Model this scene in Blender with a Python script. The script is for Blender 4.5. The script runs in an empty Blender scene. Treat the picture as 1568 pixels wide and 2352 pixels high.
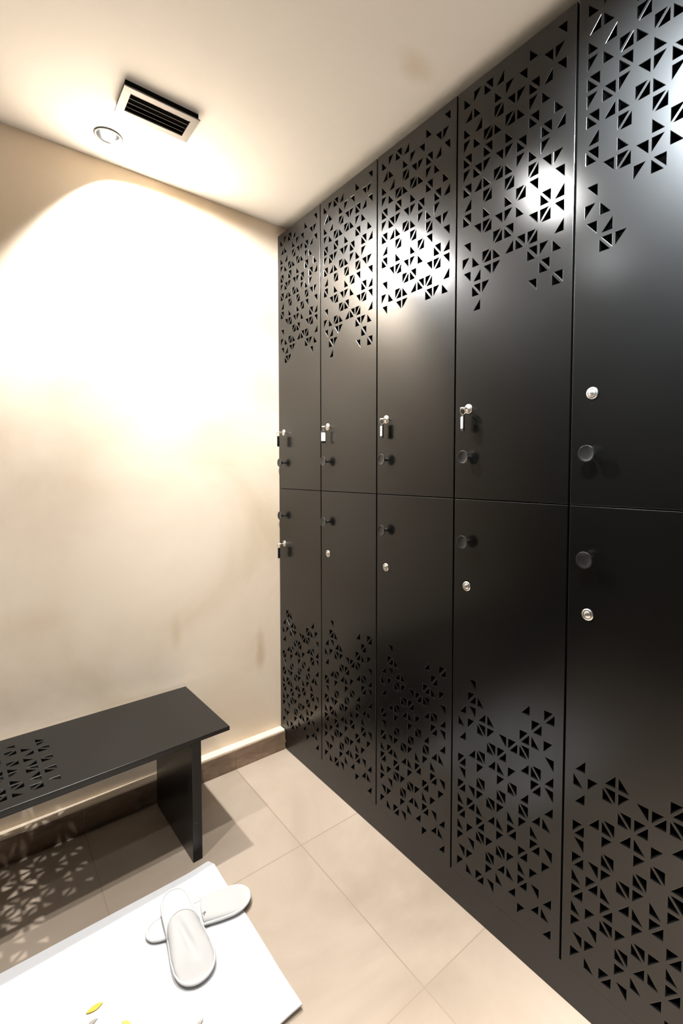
import bpy, bmesh, math, random
from mathutils import Vector, Matrix
random.seed(4)
R = math.radians
scene = bpy.context.scene
COL = scene.collection

# ------------------------------------------------------------------ room sizes (metres)
ZC = 2.3332            # ceiling
WY = 0.0455            # back wall plane (y)
LEFT_X = -2.0
REAR_Y = -3.1
GAPS = [-0.0455, 0.2985, 0.6445, 0.9912, 1.3380, 1.6850]   # locker column edges, measured along -y

# ------------------------------------------------------------------ helpers
def link(o, parent=None):
    COL.objects.link(o)
    if parent: o.parent = parent
    return o

def tag(o, label=None, cat=None, group=None, kind=None):
    if label: o['label'] = label
    if cat: o['category'] = cat
    if group: o['group'] = group
    if kind: o['kind'] = kind
    return o

def empty(name, loc, rz=0.0):
    o = bpy.data.objects.new(name, None)
    o.location = loc; o.rotation_euler = (0, 0, rz); o.empty_display_size = .05
    return link(o)

def mesh_obj(name, bm, mats, parent=None, smooth=False, loc=None):
    me = bpy.data.meshes.new(name)
    bm.normal_update(); bm.to_mesh(me); bm.free()
    for m in (mats if isinstance(mats, (list, tuple)) else [mats]): me.materials.append(m)
    if smooth:
        me.shade_smooth()
    o = bpy.data.objects.new(name, me)
    if loc: o.location = loc
    return link(o, parent)

def smooth_angle(o, deg=35):
    me = o.data
    bm = bmesh.new(); bm.from_mesh(me)
    for e in bm.edges:
        e.smooth = len(e.link_faces) == 2 and e.calc_face_angle(3) < R(deg)
    for f in bm.faces: f.smooth = True
    bm.to_mesh(me); bm.free()

def add_box(bm, lo, hi, bevel=0.0, seg=2, mat=0):
    lo = Vector(lo); hi = Vector(hi)
    r = bmesh.ops.create_cube(bm, size=1.0)
    vs = r['verts']
    for v in vs:
        v.co = Vector([lo[i] + (v.co[i] + .5) * (hi[i] - lo[i]) for i in range(3)])
    fs = set(f for v in vs for f in v.link_faces)
    for f in fs: f.material_index = mat
    if bevel > 0:
        es = set(e for v in vs for e in v.link_edges)
        bmesh.ops.bevel(bm, geom=list(es), offset=bevel, segments=seg, profile=.5, affect='EDGES', material=-1)

def add_lathe(bm, prof, center, axis='Z', seg=40, mat=0, caps=True):
    """profile [(radius, height)], turned about an axis through center"""
    rings = []
    c = Vector(center)
    for r, h in prof:
        ring = []
        if r < 1e-6:
            p = {'Z': Vector((0, 0, h)), 'X': Vector((h, 0, 0))}[axis]
            ring = [bm.verts.new(c + p)]
        else:
            for i in range(seg):
                a = 2 * math.pi * i / seg
                p = Vector((r * math.cos(a), r * math.sin(a), h)) if axis == 'Z' else Vector((h, r * math.cos(a), r * math.sin(a)))
                ring.append(bm.verts.new(c + p))
        rings.append(ring)
    for a, b in zip(rings, rings[1:]):
        if len(a) == 1 and len(b) == 1: continue
        for i in range(seg):
            j = (i + 1) % seg
            if len(a) == 1: f = bm.faces.new((a[0], b[i], b[j]))
            elif len(b) == 1: f = bm.faces.new((a[i], b[0], a[j]))
            else: f = bm.faces.new((a[i], b[i], b[j], a[j]))
            f.material_index = mat; f.smooth = True
    return rings

def add_tube(bm, pts, rad, seg=10, closed=False, mat=0):
    pts = [Vector(p) for p in pts]; n = len(pts); rings = []
    ref = Vector((0, 0, 1)); prevn = None
    for i, p in enumerate(pts):
        if closed: t = pts[(i + 1) % n] - pts[i - 1]
        else: t = pts[min(i + 1, n - 1)] - pts[max(i - 1, 0)]
        t.normalize()
        if prevn is None:
            nn = t.orthogonal().normalized() if abs(t.dot(ref)) > .95 else t.cross(ref).normalized()
        else:
            nn = (prevn - t * prevn.dot(t)).normalized()
        prevn = nn; b = t.cross(nn)
        r = rad[i] if isinstance(rad, (list, tuple)) else rad
        rings.append([bm.verts.new(p + nn * (r * math.cos(2 * math.pi * k / seg)) + b * (r * math.sin(2 * math.pi * k / seg))) for k in range(seg)])
    m = n if closed else n - 1
    for i in range(m):
        a, b = rings[i], rings[(i + 1) % n]
        for k in range(seg):
            f = bm.faces.new((a[k], a[(k + 1) % seg], b[(k + 1) % seg], b[k])); f.smooth = True; f.material_index = mat
    if not closed:
        for rg in (rings[0], rings[-1]):
            f = bm.faces.new(rg); f.material_index = mat

def fix_normals(bm):
    bmesh.ops.recalc_face_normals(bm, faces=bm.faces[:])

def plate(name, outer, holes, thick, bevel, mat_axes, mats, parent=None, loc=(0, 0, 0)):
    """flat panel with cut-outs: outline + hole polygons filled as a 2D curve, given thickness,
    baked to a mesh.  mat_axes: 3x3 rotation taking (u, v, normal) to the world; front face at normal = 0"""
    cu = bpy.data.curves.new('tmp', 'CURVE'); cu.dimensions = '2D'; cu.fill_mode = 'BOTH'
    cu.extrude = thick / 2 - bevel; cu.bevel_depth = bevel; cu.bevel_resolution = 1; cu.offset = -bevel
    for poly in [outer] + holes:
        sp = cu.splines.new('POLY'); sp.points.add(len(poly) - 1)
        for p, q in zip(sp.points, poly): p.co = (q[0], q[1], 0, 1)
        sp.use_cyclic_u = True
    to = bpy.data.objects.new('tmp', cu); COL.objects.link(to)
    dg = bpy.context.evaluated_depsgraph_get()
    me = bpy.data.meshes.new_from_object(to.evaluated_get(dg), depsgraph=dg)
    bpy.data.objects.remove(to); bpy.data.curves.remove(cu)
    me.transform(Matrix.Translation((0, 0, -thick / 2)))
    me.transform(mat_axes.to_4x4())
    bm = bmesh.new(); bm.from_mesh(me); bmesh.ops.remove_doubles(bm, verts=bm.verts[:], dist=1e-6)
    for f in bm.faces: f.smooth = False
    bm.to_mesh(me); bm.free()
    me.materials.clear()
    for m in (mats if isinstance(mats, (list, tuple)) else [mats]): me.materials.append(m)
    me.name = name
    o = bpy.data.objects.new(name, me); o.location = loc
    return link(o, parent)

# ------------------------------------------------------------------ materials
def newmat(name):
    m = bpy.data.materials.new(name); m.use_nodes = True
    nt = m.node_tree; b = nt.nodes['Principled BSDF']
    return m, nt, b

def simple(name, col, rough=.5, metal=0.0, spec=.5, noise=0.0, nscale=40, bump=0.0, bscale=300, coat=0.0):
    m, nt, b = newmat(name)
    b.inputs['Base Color'].default_value = (*col, 1); b.inputs['Roughness'].default_value = rough
    b.inputs['Metallic'].default_value = metal; b.inputs['Specular IOR Level'].default_value = spec
    b.inputs['Coat Weight'].default_value = coat
    tc = nt.nodes.new('ShaderNodeTexCoord')
    if noise > 0:
        n = nt.nodes.new('ShaderNodeTexNoise'); n.inputs['Scale'].default_value = nscale; n.inputs['Detail'].default_value = 5
        nt.links.new(tc.outputs['Object'], n.inputs['Vector'])
        cr = nt.nodes.new('ShaderNodeMapRange')
        cr.inputs['From Min'].default_value = .3; cr.inputs['From Max'].default_value = .7
        cr.inputs['To Min'].default_value = 1 - noise; cr.inputs['To Max'].default_value = 1 + noise
        nt.links.new(n.outputs['Fac'], cr.inputs['Value'])
        mx = nt.nodes.new('ShaderNodeVectorMath'); mx.operation = 'SCALE'; mx.inputs[0].default_value = col
        nt.links.new(cr.outputs['Result'], mx.inputs['Scale']); nt.links.new(mx.outputs['Vector'], b.inputs['Base Color'])
    if bump > 0:
        n2 = nt.nodes.new('ShaderNodeTexNoise'); n2.inputs['Scale'].default_value = bscale; n2.inputs['Detail'].default_value = 3
        nt.links.new(tc.outputs['Object'], n2.inputs['Vector'])
        bp = nt.nodes.new('ShaderNodeBump'); bp.inputs['Strength'].default_value = bump; bp.inputs['Distance'].default_value = .001
        nt.links.new(n2.outputs['Fac'], bp.inputs['Height']); nt.links.new(bp.outputs['Normal'], b.inputs['Normal'])
    return m

def ramp_mat(name, cols, scale, rough, detail=6, bump=.15, bscale=6, stretch=(1, 1, 1), spec=.3, distort=.6):
    m, nt, b = newmat(name)
    geo = nt.nodes.new('ShaderNodeNewGeometry'); mp = nt.nodes.new('ShaderNodeMapping'); mp.inputs['Scale'].default_value = stretch
    nt.links.new(geo.outputs['Position'], mp.inputs['Vector'])
    n = nt.nodes.new('ShaderNodeTexNoise'); n.inputs['Scale'].default_value = scale; n.inputs['Detail'].default_value = detail
    n.inputs['Roughness'].default_value = .55; n.inputs['Distortion'].default_value = distort
    nt.links.new(mp.outputs['Vector'], n.inputs['Vector'])
    cr = nt.nodes.new('ShaderNodeValToRGB')
    el = cr.color_ramp.elements
    el[0].position = cols[0][0]; el[0].color = (*cols[0][1], 1)
    el[1].position = cols[-1][0]; el[1].color = (*cols[-1][1], 1)
    for p, c in cols[1:-1]:
        e = el.new(p); e.color = (*c, 1)
    nt.links.new(n.outputs['Fac'], cr.inputs['Fac']); nt.links.new(cr.outputs['Color'], b.inputs['Base Color'])
    n2 = nt.nodes.new('ShaderNodeTexNoise'); n2.inputs['Scale'].default_value = bscale; n2.inputs['Detail'].default_value = 6
    nt.links.new(mp.outputs['Vector'], n2.inputs['Vector'])
    bp = nt.nodes.new('ShaderNodeBump'); bp.inputs['Strength'].default_value = bump; bp.inputs['Distance'].default_value = .01
    nt.links.new(n2.outputs['Fac'], bp.inputs['Height']); nt.links.new(bp.outputs['Normal'], b.inputs['Normal'])
    b.inputs['Roughness'].default_value = rough; b.inputs['Specular IOR Level'].default_value = spec
    return m, nt, b, cr

def floor_material():
    """stone-look porcelain tiles: pale mottled tan, thin grout lines"""
    m, nt, b, cr = ramp_mat('floor_tiles', [(.30, (.31, .247, .188)), (.5, (.38, .310, .243)), (.68, (.435, .363, .294))], 1.7, .42, bump=.02, spec=.35)
    N, L = nt.nodes, nt.links
    geo = N.new('ShaderNodeNewGeometry'); sx = N.new('ShaderNodeSeparateXYZ'); L.new(geo.outputs['Position'], sx.inputs[0])
    def mth(op, a, bb=None):
        n = N.new('ShaderNodeMath'); n.operation = op
        for i, v in enumerate((a, bb)):
            if v is None: continue
            if isinstance(v, (int, float)): n.inputs[i].default_value = v
            else: L.new(v, n.inputs[i])
        return n.outputs[0]
    def line(coord, off, pitch, w):
        t = mth('DIVIDE', mth('SUBTRACT', coord, off), pitch)
        d = mth('MULTIPLY', mth('ABSOLUTE', mth('SUBTRACT', t, mth('ROUND', t))), pitch)
        return mth('LESS_THAN', d, w)
    X, Y = sx.outputs[0], sx.outputs[1]
    lx = line(X, -.2335, .5425, .0017); ly = line(Y, -.5345, .5815, .0017)
    g = mth('MAXIMUM', lx, ly)
    # every tile its own shade
    cx = mth('FLOOR', mth('DIVIDE', mth('ADD', X, .2335), .5425)); cy = mth('FLOOR', mth('DIVIDE', mth('ADD', Y, .5345), .5815))
    wn = N.new('ShaderNodeTexWhiteNoise'); wn.noise_dimensions = '2D'
    cmb = N.new('ShaderNodeCombineXYZ'); L.new(cx, cmb.inputs[0]); L.new(cy, cmb.inputs[1]); L.new(cmb.outputs[0], wn.inputs['Vector'])
    mr = N.new('ShaderNodeMapRange'); mr.inputs['To Min'].default_value = .95; mr.inputs['To Max'].default_value = 1.05
    L.new(wn.outputs['Value'], mr.inputs['Value'])
    sc = N.new('ShaderNodeVectorMath'); sc.operation = 'SCALE'; L.new(cr.outputs['Color'], sc.inputs[0]); L.new(mr.outputs[0], sc.inputs['Scale'])
    mix = N.new('ShaderNodeMix'); mix.data_type = 'RGBA'
    L.new(g, mix.inputs['Factor']); L.new(sc.outputs['Vector'], mix.inputs[6]); mix.inputs[7].default_value = (.28, .215, .157, 1)
    L.new(mix.outputs[2], b.inputs['Base Color'])
    return m

M = {}
M['plaster'] = ramp_mat('tan_plaster', [(.28, (.66, .54, .39)), (.5, (.78, .665, .525)), (.72, (.85, .75, .62))], 1.6, .6, bump=.12, bscale=5, spec=.25)[0]
M['ceiling'] = ramp_mat('ceiling_paint', [(.3, (.90, .875, .84)), (.7, (.94, .92, .89))], 1.2, .8, bump=.05, bscale=3, spec=.1)[0]
def stain(mat, spots):
    """faint old damp marks at fixed places on the plaster"""
    nt = mat.node_tree; N, L = nt.nodes, nt.links; b = N['Principled BSDF']
    src = b.inputs['Base Color'].links[0].from_socket
    geo = N.new('ShaderNodeNewGeometry')
    for (c, scl, col, amt) in spots:
        mp = N.new('ShaderNodeVectorMath'); mp.operation = 'SUBTRACT'; mp.inputs[1].default_value = c; L.new(geo.outputs['Position'], mp.inputs[0])
        dv = N.new('ShaderNodeVectorMath'); dv.operation = 'DIVIDE'; dv.inputs[1].default_value = scl; L.new(mp.outputs[0], dv.inputs[0])
        n = N.new('ShaderNodeTexNoise'); n.inputs['Scale'].default_value = 9; n.inputs['Detail'].default_value = 5; L.new(geo.outputs['Position'], n.inputs['Vector'])
        ln = N.new('ShaderNodeVectorMath'); ln.operation = 'LENGTH'; L.new(dv.outputs[0], ln.inputs[0])
        ad = N.new('ShaderNodeMath'); ad.operation = 'ADD'; L.new(ln.outputs['Value'], ad.inputs[0]); L.new(n.outputs['Fac'], ad.inputs[1])
        mr = N.new('ShaderNodeMapRange'); mr.inputs['From Min'].default_value = .5; mr.inputs['From Max'].default_value = 1.4
        mr.inputs['To Min'].default_value = amt; mr.inputs['To Max'].default_value = 0; mr.interpolation_type = 'SMOOTHSTEP'
        L.new(ad.outputs[0], mr.inputs['Value'])
        mx = N.new('ShaderNodeMix'); mx.data_type = 'RGBA'; L.new(mr.outputs[0], mx.inputs['Factor']); L.new(src, mx.inputs[6]); mx.inputs[7].default_value = (*col, 1)
        src = mx.outputs[2]
    L.new(src, b.inputs['Base Color'])
stain(M['ceiling'], [((-.109, -.94, ZC), (.10, .07, .2), (.72, .60, .44), .5)])
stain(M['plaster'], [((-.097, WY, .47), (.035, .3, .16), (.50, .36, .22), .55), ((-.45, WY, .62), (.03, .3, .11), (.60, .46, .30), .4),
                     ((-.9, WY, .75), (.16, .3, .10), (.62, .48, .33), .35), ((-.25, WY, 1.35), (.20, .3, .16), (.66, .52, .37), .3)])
M['floor'] = floor_material()
M['skirting'] = ramp_mat('skirting_tile', [(.32, (.17, .115, .075)), (.55, (.25, .175, .12)), (.72, (.37, .27, .19))], 7, .45, bump=.05, stretch=(1, 1, 2.5), distort=1.4)[0]
M['leftwall'] = ramp_mat('dark_wall', [(.3, (.06, .05, .04)), (.7, (.08, .065, .05))], 1.5, .7, spec=.2)[0]
def lacquer(name, col, rough, rough2, share, ior):
    m, nt, b = newmat(name); N, L = nt.nodes, nt.links; N.remove(b)
    out = N['Material Output']
    df = N.new('ShaderNodeBsdfDiffuse'); df.inputs['Color'].default_value = (*col, 1)
    geo = N.new('ShaderNodeNewGeometry')
    n = N.new('ShaderNodeTexNoise'); n.inputs['Scale'].default_value = 2.2; n.inputs['Detail'].default_value = 5
    L.new(geo.outputs['Position'], n.inputs['Vector'])
    g2 = []
    for dist, r in (('GGX', rough), ('BECKMANN', rough2)):
        gl = N.new('ShaderNodeBsdfGlossy'); gl.distribution = dist; gl.inputs['Color'].default_value = (1, 1, 1, 1)
        mr = N.new('ShaderNodeMapRange'); mr.inputs['From Min'].default_value = .3; mr.inputs['From Max'].default_value = .7
        mr.inputs['To Min'].default_value = r - .02; mr.inputs['To Max'].default_value = r + .02
        L.new(n.outputs['Fac'], mr.inputs['Value']); L.new(mr.outputs[0], gl.inputs['Roughness']); g2.append(gl)
    gm = N.new('ShaderNodeMixShader'); gm.inputs[0].default_value = share; L.new(g2[0].outputs[0], gm.inputs[1]); L.new(g2[1].outputs[0], gm.inputs[2]); gl = gm
    fr = N.new('ShaderNodeFresnel'); fr.inputs['IOR'].default_value = ior
    mx = N.new('ShaderNodeMixShader'); L.new(fr.outputs[0], mx.inputs[0]); L.new(df.outputs[0], mx.inputs[1]); L.new(gl.outputs[0], mx.inputs[2])
    L.new(mx.outputs[0], out.inputs['Surface'])
    return m
M['black'] = lacquer('satin_black_lacquer', (.0012, .0012, .0010), .37, .22, .62, 1.53)
M['carcass'] = simple('black_board', (.006, .006, .006), rough=.7, spec=.2, noise=.1)
M['bench'] = lacquer('satin_black_bench', (.003, .003, .0028), .36, .3, .5, 1.42)
M['knob'] = simple('black_knob', (.012, .012, .012), rough=.28, spec=.5, noise=.05)
M['chrome'] = simple('polished_nickel', (.90, .87, .82), rough=.34, metal=1, noise=.04)
M['slot'] = simple('dark_slot', (.03, .028, .025), rough=.5, noise=.05)
M['ring'] = simple('steel_ring', (.75, .73, .7), rough=.2, metal=1, noise=.03)
M['tagblack'] = simple('black_plastic', (.010, .009, .009), rough=.35, noise=.05)
M['paper'] = simple('white_paper', (.80, .79, .77), rough=.7, noise=.02)
M['alu'] = simple('brushed_aluminium', (.15, .14, .132), rough=.5, metal=.3, noise=.05, nscale=25)
M['ventdark'] = simple('vent_shade', (.004, .004, .004), rough=.8, spec=.1, noise=.1)  # black that stands for the shade in and behind the vent frame
M['slat'] = simple('slat_metal', (.5, .48, .46), rough=.4, metal=.6, noise=.05)
M['trim'] = simple('lamp_trim', (.13, .127, .122), rough=.45, metal=.3, noise=.03)
M['reflector'] = simple('lamp_reflector', (.30, .30, .30), rough=.3, metal=1, noise=.02)
M['mat'] = simple('white_mat', (.70, .705, .715), rough=.7, spec=.3, bump=.0, noise=.01)
M['slipper'] = simple('white_towelling', (.55, .546, .537), rough=.9, spec=.1, bump=.0, noise=.012)
M['vamp'] = simple('white_felt', (.485, .478, .465), rough=.9, spec=.1, bump=.0, noise=.012)
M['petal'] = simple('yellow_petal', (.72, .43, .04), rough=.6, noise=.25, nscale=90)
M['petal2'] = simple('olive_petal', (.55, .48, .10), rough=.6, noise=.25, nscale=90)
M['petal3'] = simple('grey_petal', (.33, .30, .25), rough=.6, noise=.2, nscale=90)
def emis(name, col, s):
    m, nt, b = newmat(name)
    b.inputs['Base Color'].default_value = (*col, 1)
    b.inputs['Emission Color'].default_value = (*col, 1); b.inputs['Emission Strength'].default_value = s
    return m
M['bulb'] = emis('lamp_glow', (1.0, .95, .88), 14)

# ------------------------------------------------------------------ the setting
LAMPS = [(-.679, -.105), (-.665, -.88), (-.64, -1.50), (-.64, -2.20), (-1.29, -.80)]
def circle(cx, cy, r, n=40):
    return [(cx + r * math.cos(2 * math.pi * i / n), cy + r * math.sin(2 * math.pi * i / n)) for i in range(n)]

def rect(x0, y0, x1, y1): return [(x0, y0), (x1, y0), (x1, y1), (x0, y1)]

bm = bmesh.new(); add_box(bm, (LEFT_X - .1, REAR_Y - .1, -.08), (.62, WY + .1, 0)); tag(mesh_obj('floor', bm, M['floor']), kind='structure')
bm = bmesh.new(); add_box(bm, (LEFT_X, WY, 0), (.60, WY + .1, ZC)); tag(mesh_obj('wall_back', bm, M['plaster']), kind='structure')
bm = bmesh.new(); add_box(bm, (LEFT_X - .1, REAR_Y - .1, 0), (LEFT_X, WY + .1, ZC)); tag(mesh_obj('wall_left', bm, M['leftwall']), kind='structure')
bm = bmesh.new(); add_box(bm, (LEFT_X, REAR_Y - .1, 0), (.60, REAR_Y, ZC)); tag(mesh_obj('wall_front', bm, M['leftwall']), kind='structure')
bm = bmesh.new(); add_box(bm, (.55, REAR_Y, 0), (.62, WY, ZC)); tag(mesh_obj('wall_right', bm, M['leftwall']), kind='structure')
DOWN = Matrix(((1, 0, 0), (0, -1, 0), (0, 0, -1)))       # u->x, v->-y, normal->-z
ceil = plate('ceiling', rect(LEFT_X - .1, -(WY + .1), .62, -(REAR_Y - .1)), [circle(x, -y, .0345) for x, y in LAMPS], .05, 0.0, DOWN, M['ceiling'], loc=(0, 0, ZC))
tag(ceil, kind='structure')
bm = bmesh.new(); add_box(bm, (LEFT_X, .004, 0), (-.0005, WY, .0905), bevel=.004, seg=3)
o = mesh_obj('trim_1', bm, M['plaster']); tag(o, kind='structure'); smooth_angle(o)
bm = bmesh.new()
xs = [LEFT_X, -1.3185, -.776, -.2335, -.0005]
for a, b_ in zip(xs, xs[1:]):
    add_box(bm, (a + .001, 0, 0), (b_ - .001, .0065, .083), bevel=.0012, seg=1)
tag(mesh_obj('baseboard_back', bm, M['skirting']), kind='structure')

# ------------------------------------------------------------------ lockers
# 9 x 15 grid of cut-outs on the doors.  R,L = the two halves of a cell split by its falling
# diagonal (lower-left / upper-right); U,D = halves split by the rising diagonal (upper-left / lower-right)
PAT = {
-4: {2: 'LR', 3: 'D', 1: 'U', 0: 'R', 6: 'R', 8: 'L'},
-3: {8: 'U', 7: 'L', 5: 'L', 4: 'U', 3: 'R', 0: 'D', 1: 'R'},
-2: {8: 'L', 6: 'LR', 7: 'D', 5: 'U', 4: 'L', 3: 'UD', 1: 'D', 0: 'R'},
-1: {6: 'U', 7: 'R', 4: 'UD', 5: 'R', 2: 'UD', 3: 'R', 0: 'U', 1: 'R'},
0: {8: 'R', 6: 'LR', 4: 'R', 2: 'LR', 0: 'LR'},
1: {7: 'LR', 8: 'D', 5: 'LR', 3: 'L', 4: 'U', 2: 'U', 1: 'LR', 0: 'U'},
2: {7: 'U', 5: 'U', 6: 'R', 3: 'UD', 4: 'R', 1: 'D', 2: 'R', 0: 'LR'},
3: {7: 'L', 8: 'U', 6: 'UD', 4: 'UD', 2: 'UD', 0: 'D'},
4: {8: 'L', 6: 'L', 5: 'UD', 4: 'R', 0: 'LR', 2: 'R'},
5: {7: 'LR', 8: 'D', 3: 'L', 4: 'U', 5: 'R', 1: 'L', 2: 'UD'},
6: {8: 'L', 6: 'L', 7: 'UD', 4: 'LR', 3: 'UD', 0: 'L'},
7: {8: 'D', 5: 'LR', 6: 'UD', 4: 'D', 2: 'UD', 3: 'R', 0: 'U', 1: 'R'},
8: {6: 'LR', 7: 'U', 8: 'R', 2: 'L', 3: 'U', 0: 'L', 1: 'D'},
9: {7: 'LR', 1: 'LR', 2: 'U'},
10: {8: 'LR', 6: 'L', 1: 'D'},
}
CW, CH = .0268, .0286       # cell opening
LX, LH = .0215, .0247       # triangle legs
def cell_tris(x, zb, kinds, w=CW, h=CH, lx=LX, lh=LH, flip=False):
    out = []
    for k in kinds:
        if k == 'R': t = [(0, 0), (lx, 0), (0, lh)]
        elif k == 'L': t = [(w, h), (w - lx, h), (w, h - lh)]
        elif k == 'U': t = [(0, h), (0, h - lh), (lx, h)]
        else: t = [(w, 0), (w, lh), (w - lx, 0)]
        if flip: t = [(a, h - b) for a, b in t][::-1]
        out.append([(x + a, zb + b) for a, b in t])
    return out

FACE = Matrix(((0, 0, -1), (-1, 0, 0), (0, 1, 0)))      # u -> -y, v -> +z, normal -> -x
ZT, ZM, ZB = 2.2855, 1.178, .0905
WCOL = .3465
GAP = .0026
T = .011
DOOR_UP = DOOR_LOW = None
# the lower ends of the pattern are cut short on some doors: {door: {cell: what is left of it}}
TRUNC = [(8, 10), (6, 10), (8, 9), (7, 9), (1, 9), (2, 9), (1, 10), (1, 8)]
VAR = {(0, True): {(1, 10): '', (7, 9): 'L', (8, 10): '', (6, 10): ''}, (0, False): {(1, 10): '', (7, 9): 'L', (8, 10): '', (6, 10): ''},
       (2, True): {c: '' for c in TRUNC}, (4, False): {c: '' for c in TRUNC},
       (4, True): dict([((c, k), '') for c in range(2, 9) for k in range(7, 11) if (c, k) != (2, 9)] + [((1, 10), ''), ((3, 6), 'U')])}
def door_holes(i, upper):
    var = VAR.get((i, upper), {}); out = []
    for k, row in PAT.items():
        for c, kinds in row.items():
            kinds = var.get((c, k), kinds)
            x = .0242 + .0337 * c
            if upper: out += cell_tris(x, 2.1055 - .039 * k - CH, kinds)
            else: out += cell_tris(x, .2684 + .03796 * k, kinds, flip=True)
    return out

def lock_mesh():
    bm = bmesh.new()
    add_lathe(bm, [(0, -.0035), (.0072, -.0035), (.0078, -.0028), (.0084, -.0024), (.0115, -.0030), (.0133, -.0016), (.0135, .0005), (0, .0005)], (0, 0, 0), 'X', 40)
    fix_normals(bm)
    add_box(bm, (-.0040, -.0040, -.0010), (-.0034, .0040, .0010), mat=1)
    add_tube(bm, [(-.0028, .0090 * math.cos(2 * math.pi * k / 40), .0090 * math.sin(2 * math.pi * k / 40)) for k in range(40)], .0005, 6, closed=True, mat=1)
    return bm
def knob_mesh():
    bm = bmesh.new()
    add_lathe(bm, [(0, -.0208), (.0095, -.0212), (.0155, -.0226), (.0176, -.0236), (.0185, -.0228), (.0182, -.0212), (.0140, -.0178), (.0072, -.0130), (.0046, -.009), (.0044, -.004), (.0055, -.0008), (.0060, .0005), (0, .0005)], (0, 0, 0), 'X', 48)
    fix_normals(bm); return bm

ordinal = ['next to the plaster wall', 'second from the plaster wall', 'third from the plaster wall', 'fourth from the plaster wall', 'fifth from the plaster wall, cut off by the picture edge']
state_up = ['key with dark fob hanging from its lock', 'key with white-fronted fob in its lock', 'key with thin white-edged fob in its lock', 'key on a wire ring with clear white fob in its lock', 'bare silver lock and no key']
state_low = ['key with dark fob hanging from its lock', 'small bare lock and no key', 'bare lock and no key', 'bare lock and no key', 'bare lock and no key']
lock0 = knob0 = None
u_up = u_low = None
def copy_data(src, name, parent, loc):
    o = src.copy(); o.name = name; o.location = loc; COL.objects.link(o); o.parent = parent
    return o
proto = {}
for i in range(5):
    y0 = -GAPS[i]; y1 = -GAPS[i + 1]; wd = y0 - y1
    for upper in (True, False):
        za, zb = (ZM, ZT) if upper else (ZB, ZM)
        root = empty('locker', (0, y0, za))
        tag(root, ('tall black locker of the upper row, cut-outs near the ceiling, ' if upper else 'tall black locker of the lower row, cut-outs near the floor, ') + ordinal[i] + ', ' + (state_up if upper else state_low)[i],
            'locker', 'upper row of black lockers' if upper else 'lower row of black lockers')
        # short unique labels (4 to 16 words)
        root['label'] = [
            'upper black locker in the corner by the plaster wall, dark key fob',
            'upper black locker second from the plaster wall, white key fob hanging',
            'upper black locker third from the plaster wall, in the middle, key in lock',
            'upper black locker fourth from the plaster wall, key on a wire ring',
            'upper black locker at the right picture edge, bare silver lock'][i] if upper else [
            'lower black locker in the corner by the plaster wall, dark key fob',
            'lower black locker second from the plaster wall, small bare lock',
            'lower black locker third from the plaster wall, in the middle, bare lock',
            'lower black locker fourth from the plaster wall, bare lock',
            'lower black locker at the right picture edge, bare silver lock'][i]
        H = zb - za
        # carcass: sides, top, bottom and back, open to the door
        bm = bmesh.new(); t = .008; e = .0004
        X0, X1 = T + .0015, .45
        add_box(bm, (X0, -t, e), (X1, -e, H - e)); add_box(bm, (X0, -wd + e, e), (X1, -wd + t, H - e))
        add_box(bm, (X0, -wd + t, e), (X1, -t, t)); add_box(bm, (X0, -wd + t, H - t), (X1, -t, H - e))
        add_box(bm, (X1 - .006, -wd + t, t), (X1, -t, H - t))
        mesh_obj('body', bm, M['carcass'], root)
        # perforated door
        g0 = (.001 if i == 0 else GAP)
        zlo = GAP * .5 if upper else .0; zhi = (H - .0) if upper else H - GAP * .5
        outer = rect(g0, zlo, wd - GAP, zhi)
        hs = [[(a, b - za) for a, b in p] for p in door_holes(i, upper)]
        d = plate('door', outer, hs, T, .0009, FACE, M['black'], root)
        lz = (1.4255 if upper else .935) - za; kz = (1.293 if upper else 1.060) - za
        ly = -(.0495 if i else .0455)
        for nm, fn, mats, z in (('lock', lock_mesh, [M['chrome'], M['slot']], lz), ('knob', knob_mesh, [M['knob']], kz)):
            if nm not in proto:
                proto[nm] = mesh_obj(nm, fn(), mats, d, loc=(0, ly, z))
                if nm == 'lock': proto[nm]['label'] = 'round silver cam lock'
            else:
                copy_data(proto[nm], nm, d, (0, ly, z))

# plinth under the lockers
bm = bmesh.new(); add_box(bm, (.0012, -GAPS[5], 0), (.45, -.0004, ZB - .0008), bevel=.0006, seg=1)
pl = mesh_obj('locker_plinth', bm, M['black']); tag(pl, 'low black plinth on the floor under the row of lockers', 'plinth')

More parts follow.
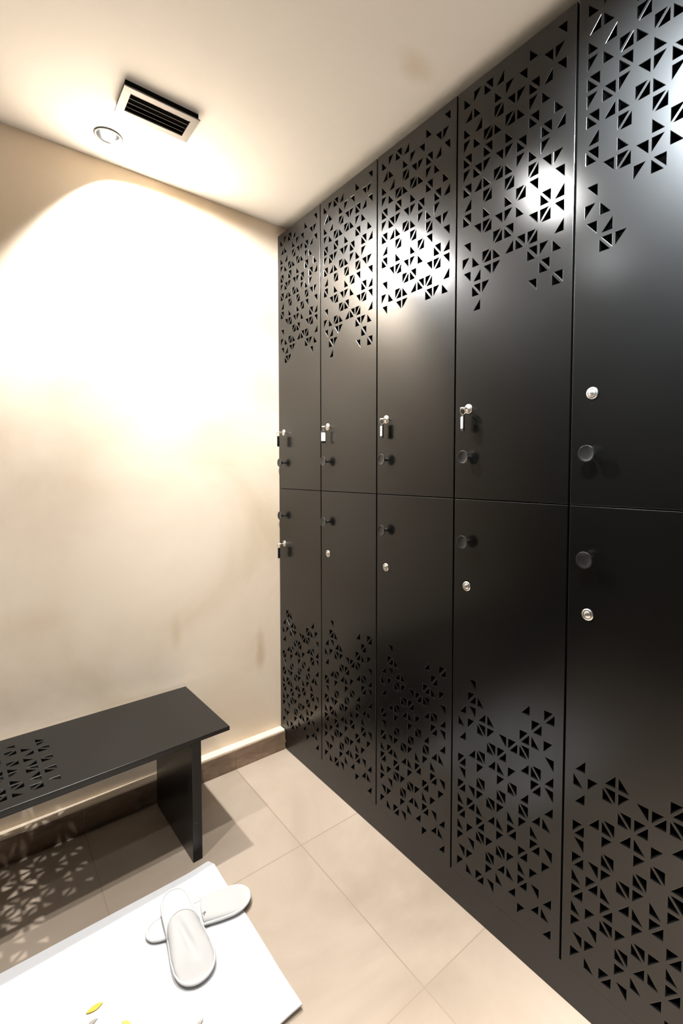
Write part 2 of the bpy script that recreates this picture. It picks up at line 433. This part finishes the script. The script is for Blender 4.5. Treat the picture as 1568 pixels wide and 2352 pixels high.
# ------------------------------------------------------------------ keys with fobs
def make_key(y, z, rz_fob, dark, label, dz=0.0, swing=0.0, prot=.0235):
    root = empty('locker_key', (0, y, z)); tag(root, label, 'key', 'keys left in the locker locks')
    bm = bmesh.new()
    add_box(bm, (-.0135, -.0040, -.0009), (-.0045, .0040, .0009), bevel=.0003, seg=1)
    # flat bow with a hole
    for k in range(24):
        pass
    bow = [(-prot + .0085 * math.cos(a), .0080 * math.sin(a), 0) for a in [2 * math.pi * k / 24 for k in range(24)]]
    add_tube(bm, bow, .0021, 8, closed=True)
    fix_normals(bm)
    mesh_obj('key_blade', bm, M['chrome'], root)
    bm = bmesh.new()
    cx = -prot - .004
    ring = [(cx + .0075 * math.cos(a) * math.cos(rz_fob), .0075 * math.cos(a) * math.sin(rz_fob), -.0085 + .0085 * math.sin(a)) for a in [2 * math.pi * k / 28 for k in range(28)]]
    add_tube(bm, ring, .0008, 6, closed=True)
    mesh_obj('key_ring', bm, M['ring'], root)
    # fob
    fob = bmesh.new()
    add_box(fob, (-.0025, -.0098, -.0465), (.0025, .0098, 0), bevel=.0022, seg=3)
    Mx = Matrix.Translation((cx, 0, -.0165 + dz)) @ Matrix.Rotation(rz_fob, 4, 'Z') @ Matrix.Rotation(swing, 4, 'X')
    bmesh.ops.transform(fob, matrix=Mx, verts=fob.verts)
    f = mesh_obj('key_tag', fob, M['tagblack'], root); smooth_angle(f, 40)
    lb = bmesh.new()
    if dark: add_box(lb, (-.0031, -.006, -.0435), (-.0024, .006, -.0395), bevel=.0002, seg=1)
    else: add_box(lb, (-.0031, -.0078, -.0385), (-.0024, .0078, -.0065), bevel=.0002, seg=1)
    bmesh.ops.transform(lb, matrix=Mx, verts=lb.verts)
    l = mesh_obj('tag_label' if not dark else 'tag_rivet', lb, M['paper'] if not dark else M['ring'], f)
    l['label'] = 'white paper insert' if not dark else 'pale rivet'
    return root

KY = [-(GAPS[i] + (.0495 if i else .0455)) for i in range(5)]
make_key(KY[0], 1.4255, R(-48), True, 'key with dark fob in the upper corner locker beside the plaster wall')
make_key(KY[1], 1.4255, R(52), False, 'key with broad white fob face in the second upper locker from the wall', prot=.0165)
make_key(KY[2], 1.4255, R(-18), False, 'key with narrow white fob in the third upper locker from the wall', prot=.0150)
make_key(KY[3], 1.4255, R(-28), False, 'key with thin white fob on a wire ring, nearest the camera', prot=.020)
make_key(KY[0], .935, R(-48), True, 'key with dark fob in the lower corner locker, the only low key')

# ------------------------------------------------------------------ bench
B0 = (-.410, -.3745, 0)
bench = empty('bench', B0, R(2.0)); tag(bench, 'low matt black bench with triangular cut-outs in its seat, against the plaster wall', 'bench')
BL, BD, BZ = 1.26, .400, .405
BP = {  # column (from the right) -> {row from the back: halves}
0: {0: 'R', 1: 'U', 2: 'LR', 4: 'LR', 6: 'LR', 8: 'L'},
1: {1: 'R', 2: 'D', 3: 'R', 4: 'D', 5: 'LR', 6: 'D', 7: 'L', 8: 'UD'},
2: {0: 'L', 1: 'UD', 3: 'UD', 4: 'R', 5: 'U', 6: 'R', 7: 'UD', 8: 'R'},
3: {2: 'D', 4: 'D', 5: 'LR', 7: 'UD', 8: 'UD'},
}
for c in range(4, 11):
    BP[c] = {}
    for j in range(9):
        if random.random() < .72: BP[c][j] = random.choice(['R', 'L', 'LR', 'U', 'D', 'UD', 'UD', 'LR'])
bh = []
for c, rows in BP.items():
    for j, kinds in rows.items():
        bh += cell_tris(-.4895 - .039 * c, .340 - .0339 * j - .0262, kinds, w=.0278, h=.0262, lx=.0222, lh=.0202)
UPM = Matrix.Identity(3)
sb = plate('seat', rect(-BL, 0, 0, BD), bh, .014, .0012, UPM, M['bench'], bench, loc=(0, 0, BZ))
for name, x0 in (('leg', -.124), ('leg', -BL + .094)):
    bm = bmesh.new(); add_box(bm, (x0, .003, 0), (x0 + .030, .362, BZ - .0145), bevel=.0016, seg=2)
    mesh_obj(name, bm, M['bench'], bench)
bm = bmesh.new(); add_box(bm, (-BL + .125, .010, BZ - .026), (-.125, .028, BZ - .0145), bevel=.001, seg=1)
mesh_obj('rail', bm, M['bench'], bench)

# ------------------------------------------------------------------ bath mat
def mat_surface():
    bm = bmesh.new(); nx, ny = 60, 48; th = .0045
    x0, x1, y0, y1 = -1.22, -.490, -.965, -.412
    def top(x, y):
        u = (x - x0) / (x1 - x0); v = (y - y0) / (y1 - y0)
        z = .0062 + .0010 * math.sin(9 * x + 4 * y) * math.sin(7 * y)
        z += .006 * math.exp(-((1 - u) / .07) ** 2) * math.exp(-((1 - v) / .12) ** 2)     # back corner lifts a little
        z += .008 * math.exp(-((1 - u) / .10) ** 2) * math.exp(-(v / .12) ** 2)
        return z
    grid = []
    for s in (0, 1):
        layer = []
        for i in range(nx + 1):
            row = []
            for j in range(ny + 1):
                u = i / nx; v = j / ny
                x = x0 + u * (x1 - x0); y = y0 + v * (y1 - y0)
                # very slight skew / bow of the edges
                x += .006 * (1 - v) * u + .004 * math.sin(math.pi * v) * u * 1.0
                y += -.004 * (1 - u) + .006 * math.sin(math.pi * u) * 0
                if u > .97 and v > .96:
                    x -= .010 * ((u - .97) / .03) * ((v - .96) / .04)
                z = top(x, y) - (th if s else 0)
                row.append(bm.verts.new((x, y, max(z, .0006))))
            layer.append(row)
        grid.append(layer)
    for i in range(nx):
        for j in range(ny):
            a = grid[0]; bm.faces.new((a[i][j], a[i + 1][j], a[i + 1][j + 1], a[i][j + 1]))
            a = grid[1]; bm.faces.new((a[i][j + 1], a[i + 1][j + 1], a[i + 1][j], a[i][j]))
    def side(pairs):
        for (p, q) in pairs:
            (i, j), (k, l) = p, q
            bm.faces.new((grid[0][i][j], grid[1][i][j], grid[1][k][l], grid[0][k][l]))
    side([((i, 0), (i + 1, 0)) for i in range(nx)]); side([((i + 1, ny), (i, ny)) for i in range(nx)])
    side([((0, j + 1), (0, j)) for j in range(ny)]); side([((nx, j), (nx, j + 1)) for j in range(ny)])
    fix_normals(bm)
    return bm
mt = mesh_obj('bath_mat', mat_surface(), M['mat']); smooth_angle(mt, 50)
tag(mt, 'plain white bath mat spread on the tiled floor before the bench', 'bath mat')

# ------------------------------------------------------------------ slippers
PROF = [(0, 0), (.015, .017), (.05, .0285), (.12, .0355), (.25, .0385), (.4, .0395), (.55, .0430), (.7, .0480), (.82, .0485), (.90, .0430), (.96, .0310), (.99, .0165), (1, 0)]
def halfw(t):
    for (a, wa), (b, wb) in zip(PROF, PROF[1:]):
        if a <= t <= b:
            k = (t - a) / (b - a) if b > a else 0
            if a == 0 and t < .05: k = math.sqrt(max(0, k))
            if b == 1: k = k * k
            return wa + (wb - wa) * k
    return 0
def outline(Ls, inset=0.0, n=64):
    ts = [.5 - .5 * math.cos(math.pi * i / n) for i in range(n + 1)]
    pts = [(halfw(t), t * Ls) for t in ts] + [(-halfw(t), t * Ls) for t in reversed(ts[1:-1])]
    # smooth
    for _ in range(4):
        m = len(pts)
        pts = [((pts[i - 1][0] + 2 * pts[i][0] + pts[(i + 1) % m][0]) / 4, (pts[i - 1][1] + 2 * pts[i][1] + pts[(i + 1) % m][1]) / 4) for i in range(m)]
    if inset:
        m = len(pts); out = []
        for i in range(m):
            tx = pts[(i + 1) % m][0] - pts[i - 1][0]; ty = pts[(i + 1) % m][1] - pts[i - 1][1]
            l = math.hypot(tx, ty) or 1
            out.append((pts[i][0] - ty / l * inset, pts[i][1] + tx / l * inset))
        pts = out
    return pts
def make_slipper(matrix, label, Ls=.292, tent=.040, lean=0.0, bow=False, opening=.47, arch=.05, dent=.006, puff=.013):
    root = empty('slipper', (0, 0, 0)); root.matrix_world = matrix
    tag(root, label, 'slipper', 'pair of white slippers')
    # sole
    bm = bmesh.new(); layers = []
    for ins, z in ((.004, .0), (.0012, .0012), (0, .004), (.0012, .0068), (.005, .0082), (.012, .0088)):
        layers.append([bm.verts.new((x, y, z)) for x, y in outline(Ls, ins)])
    m = len(layers[0])
    for a, b in zip(layers, layers[1:]):
        for i in range(m): bm.faces.new((a[i], a[(i + 1) % m], b[(i + 1) % m], b[i]))
    bm.faces.new(layers[0][::-1]); bm.faces.new(layers[-1]); fix_normals(bm)
    s = mesh_obj('sole', bm, M['slipper'], root); smooth_angle(s, 60)
    # rounded binding around the rim
    bm = bmesh.new(); add_tube(bm, [(x, y, .0072) for x, y in outline(Ls, .0012)], .0038, 8, closed=True)
    mesh_obj('binding', bm, M['slipper'], root)
    # upper over the toe half
    bm = bmesh.new(); nu, nv = 34, 28; g = []
    for i in range(nu + 1):
        u = i / nu; row = []
        for j in range(nv + 1):
            s_ = -1 + 2 * j / nv
            t0 = opening - arch * (1 - s_ * s_)          # opening edge bows towards the heel in the middle
            t = t0 + (0.992 - t0) * u
            w = max(halfw(t) - .0015, .0005)
            x = w * math.sin(s_ * math.pi / 2)
            hgt = (tent * (1 - u) ** 1.0 + puff * (1 - u ** 3)) * (math.cos(s_ * math.pi / 2) ** .75 if abs(s_) < 1 else 0)
            hgt *= (1 - u ** 6)
            # crease running from the tent's ridge towards the toe
            hgt -= dent * math.exp(-((s_ - (.15 - .35 * u)) / .14) ** 2) * math.sin(math.pi * min(1, u * 1.3))
            x += lean * hgt
            row.append(bm.verts.new((x, t * Ls, .0078 + max(hgt, 0))))
        g.append(row)
    for i in range(nu):
        for j in range(nv): bm.faces.new((g[i][j], g[i][j + 1], g[i + 1][j + 1], g[i + 1][j]))
    bmesh.ops.recalc_face_normals(bm, faces=bm.faces[:])
    up = mesh_obj('upper', bm, M['vamp'], root, smooth=True)
    md = up.modifiers.new('thick', 'SOLIDIFY'); md.thickness = .0022; md.offset = -1
    # hem along the opening
    bm = bmesh.new()
    add_tube(bm, [tuple(v) for v in hem_pts(Ls, opening, arch, tent, lean, puff)], .0016, 6)
    mesh_obj('hem', bm, M['slipper'], up)
    if bow:
        bm = bmesh.new()
        add_tube(bm, [(-.004, 0, 0), (-.001, .0018, .001), (0, 0, .002), (.003, -.002, .001), (.005, .001, 0)], .0009, 6)
        add_tube(bm, [(0, -.004, 0), (.001, 0, .0016), (-.001, .004, 0)], .0008, 6)
        p = hem_pts(Ls, opening, arch, tent, lean, puff)[20]
        bmesh.ops.translate(bm, vec=Vector((p[0], p[1] + .004, p[2] + .002)), verts=bm.verts)
        b = mesh_obj('thread_knot', bm, M['petal3'], up); b['label'] = 'tiny grey thread knot'
    return root
def hem_pts(Ls, opening, arch, tent, lean, puff=.013):
    pts = []
    for j in range(29):
        s_ = -1 + 2 * j / 28
        t = opening - arch * (1 - s_ * s_)
        w = halfw(t) - .0015
        hgt = (tent + puff) * (math.cos(s_ * math.pi / 2) ** .75 if abs(s_) < 1 else 0)
        pts.append((w * math.sin(s_ * math.pi / 2) + lean * hgt, t * Ls, .0078 + hgt))
    return pts
def place(heel, toe, roll=0.0):
    h = Vector(heel); t = Vector(toe); y = (t - h).normalized(); z = Vector((0, 0, 1)); x = y.cross(z).normalized(); z = x.cross(y)
    m = Matrix((x, y, z)).transposed().to_4x4(); m.translation = h
    return m @ Matrix.Rotation(roll, 4, 'Y')
make_slipper(place((-.716, -.550, .0085), (-.466, -.610, .0115)), 'white slipper lying underneath, toe pointing at the lockers over the mat edge', tent=.009, puff=.010, Ls=.272, bow=True, opening=.53, arch=.02, dent=0.0)
make_slipper(place((-.632, -.483, .037), (-.647, -.770, .0110)), 'white slipper lying on top, toe towards the camera, upper puffed open', tent=.032, opening=.50, arch=.085, lean=.2, Ls=.285, dent=.011)

# ------------------------------------------------------------------ petals on the mat
def petal(x, y, rz, L, W, mat, label, curl=.2, z=.0105):
    bm = bmesh.new(); n = 14; rows = []
    for i in range(n + 1):
        t = i / n; w = W * .5 * math.sin(math.pi * min(max(t, .02), .98)) ** .8
        rows.append([bm.verts.new((L * (t - .5), w * s_, curl * L * (2 * t - 1) ** 2 * .25 + abs(s_) * w * .25)) for s_ in (-1, -.5, 0, .5, 1)])
    for a, b in zip(rows, rows[1:]):
        for k in range(4): bm.faces.new((a[k], a[k + 1], b[k + 1], b[k]))
    o = mesh_obj('petal', bm, mat, smooth=True, loc=(x, y, z)); o.rotation_euler = (0, 0, rz)
    md = o.modifiers.new('thick', 'SOLIDIFY'); md.thickness = .0007
    tag(o, label, 'petal', 'petals scattered on the bath mat'); return o
Z0 = .0078
petal(-.852, -.657, R(3), .034, .0135, M['petal'], 'golden yellow oval petal lying alone on the white mat', z=Z0)
petal(-.803, -.741, R(-62), .028, .012, M['petal2'], 'olive yellow petal half cut off by the bottom picture edge', z=Z0)
petal(-.862, -.687, R(10), .024, .009, M['petal3'], 'tiny grey petal tip at the bottom edge below the golden petal', z=Z0)
petal(-.684, -.848, R(20), .036, .008, M['petal3'], 'thin curled grey petal at the bottom edge below the slippers', curl=.4, z=Z0)

# ------------------------------------------------------------------ air vent
vx0, vx1, vy0, vy1 = -.693, -.487, -.392, -.266
vent = empty('air_vent', ((vx0 + vx1) / 2, (vy0 + vy1) / 2, ZC)); tag(vent, 'rectangular metal air vent with dark slats, on the ceiling', 'vent')
hw, hd = (vx1 - vx0) / 2, (vy1 - vy0) / 2; iw, idp = .0815, .0405
fr = plate('frame', rect(-hw, -hd, hw, hd), [rect(-iw, -idp, iw, idp)], .004, .0008, DOWN, M['alu'], vent, loc=(0, 0, -.020))
bm = bmesh.new()
for lo, hi in (((-hw + .004, -hd + .004), (hw - .004, -idp - .004)), ((-hw + .004, idp + .004), (hw - .004, hd - .004)), ((-hw + .004, -idp - .004), (-iw - .004, idp + .004)), ((iw + .004, -idp - .004), (hw - .004, idp + .004))):
    add_box(bm, (*lo, -.0165), (*hi, -.0002))
mesh_obj('collar', bm, M['ventdark'], vent)  # near-black colour stands in for the shaded side above the frame
bm = bmesh.new(); add_box(bm, (-iw - .003, -idp - .003, -.0025), (iw + .003, idp + .003, -.0004)); mesh_obj('backing', bm, M['ventdark'], vent)  # black sheet in place of a dark opening, the ceiling is not cut here
for k in range(4):
    yy = -idp + .081 * (k + .62) / 4
    bm = bmesh.new(); add_box(bm, (-iw + .001, -.0006, -.006), (iw - .001, .0006, .006))
    bmesh.ops.rotate(bm, cent=(0, 0, 0), matrix=Matrix.Rotation(R(-56), 3, 'X'), verts=bm.verts)
    mesh_obj('slat', bm, M['slat'], vent, loc=(0, yy, -.0115))

# ------------------------------------------------------------------ recessed downlights
lab = ['round recessed downlight with silver ring, on the ceiling beside the air vent', 'round recessed downlight above the middle lockers', 'round recessed downlight above the fifth locker column', 'round recessed downlight farthest from the plaster wall', 'round recessed downlight above the bench end away from the lockers']
first = None
for n, (x, y) in enumerate(LAMPS):
    root = empty('downlight', (x, y, ZC)); tag(root, lab[n], 'downlight', 'recessed ceiling downlights')
    if first is None:
        bm = bmesh.new(); add_lathe(bm, [(.0335, .001), (.0335, -.0025), (.0365, -.0042), (.0395, -.0036), (.0415, -.0008), (.0415, -.0001)], (0, 0, 0), 'Z', 56); fix_normals(bm)
        a = mesh_obj('trim_ring', bm, M['trim'], root)
        bm = bmesh.new(); add_lathe(bm, [(.0335, .0), (.031, .010), (.027, .022), (.021, .032), (.0, .036)], (0, 0, 0), 'Z', 48)
        b = mesh_obj('reflector', bm, M['reflector'], root)
        bm = bmesh.new(); add_lathe(bm, [(0, .010), (.008, .0105), (.013, .014), (.014, .020), (.013, .028), (.0, .033)], (0, 0, 0), 'Z', 40); fix_normals(bm)
        c = mesh_obj('bulb', bm, M['bulb'], root)
        first = (a, b, c)
    else:
        for s_ in first: copy_data(s_, s_.name.split('.')[0], root, (0, 0, 0))

def spot(name, x, y, power, angle, blend, tilt_x=0.0, tilt_y=0.0, radius=.02, col=(1, .93, .84), z=ZC - .008):
    ld = bpy.data.lights.new(name, 'SPOT'); ld.energy = power; ld.spot_size = R(angle); ld.spot_blend = blend
    ld.shadow_soft_size = radius; ld.color = col
    o = bpy.data.objects.new(name, ld); o.location = (x, y, z); o.rotation_euler = (R(tilt_y), R(tilt_x), 0); COL.objects.link(o)
    return o
# most lamps: a wide spill plus a tighter core beam; further beams added for brightness (power, cone, tilt towards the lockers)
BEAMS = [      # (power, cone, tilt towards the lockers, tilt towards the back wall, colour)
    [(60, 128, -25, 0, (1, .985, .962)), (6, 80, -12, 0, (1, .985, .962))],
    [(10, 134, -6, 0, (1, .985, .965)), (24, 84, -4, 0, (1, .985, .965)), (27, 60, -28, 34, (1, .985, .955))],  # last beam is an added wash that brightens the back wall
    [(175, 66, -54, 0, (.84, .93, 1)), (18, 80, -4, 0, (1, .985, .97))],  # first beam aimed only at the lockers, shaped for the door highlight
    [(330, 62, 0, 0, (1, .985, .96))],  # boosted so the unseen floor bounces light up to the ceiling
    [(3, 134, -6, 0, (.95, .98, 1)), (38, 76, -10, 0, (1, .985, .97))],
]
for n, (x, y) in enumerate(LAMPS):
    for p, cone, tilt, ty, col in BEAMS[n]:
        spot('downlight_beam', x, y, p, cone, .35 if cone > 120 else 1.0, tilt_x=tilt, tilt_y=ty, radius=.05 if tilt < -50 else .022, col=col)

# ------------------------------------------------------------------ camera
Mr = [[0.7594289710020687, -0.650582797162944, 0.0031083819550800475],
      [0.025398570994185025, 0.03442136396, 0.9990846221890785],
      [0.6500942628528514, 0.7586548581132794, -0.042664454372786376]]
cam = bpy.data.cameras.new('camera'); co = bpy.data.objects.new('camera', cam); COL.objects.link(co)
rt, upv, fw = [Vector(v) for v in Mr]
mw = Matrix((rt, upv, -fw)).transposed().to_4x4(); mw.translation = Vector((-1.0245166929, -1.8932386070, 1.25))
co.matrix_world = mw
cam.sensor_fit = 'VERTICAL'; cam.sensor_height = 36; cam.sensor_width = 24
cam.lens = 1093.6265 / 2352 * 36
cam.shift_x = (784 - 888.169) / 2352; cam.shift_y = (1132.655 - 1176) / 2352
cam.clip_start = .02; cam.clip_end = 30
scene.camera = co

w = bpy.data.worlds.new('world'); scene.world = w; w.use_nodes = True
w.node_tree.nodes['Background'].inputs['Color'].default_value = (.9, .85, .8, 1); w.node_tree.nodes['Background'].inputs['Strength'].default_value = 0.0
scene.view_settings.view_transform = 'Standard'; scene.view_settings.look = 'None'; scene.view_settings.gamma = 1
scene.view_settings.use_curve_mapping = False
scene.view_settings.exposure = 1.42
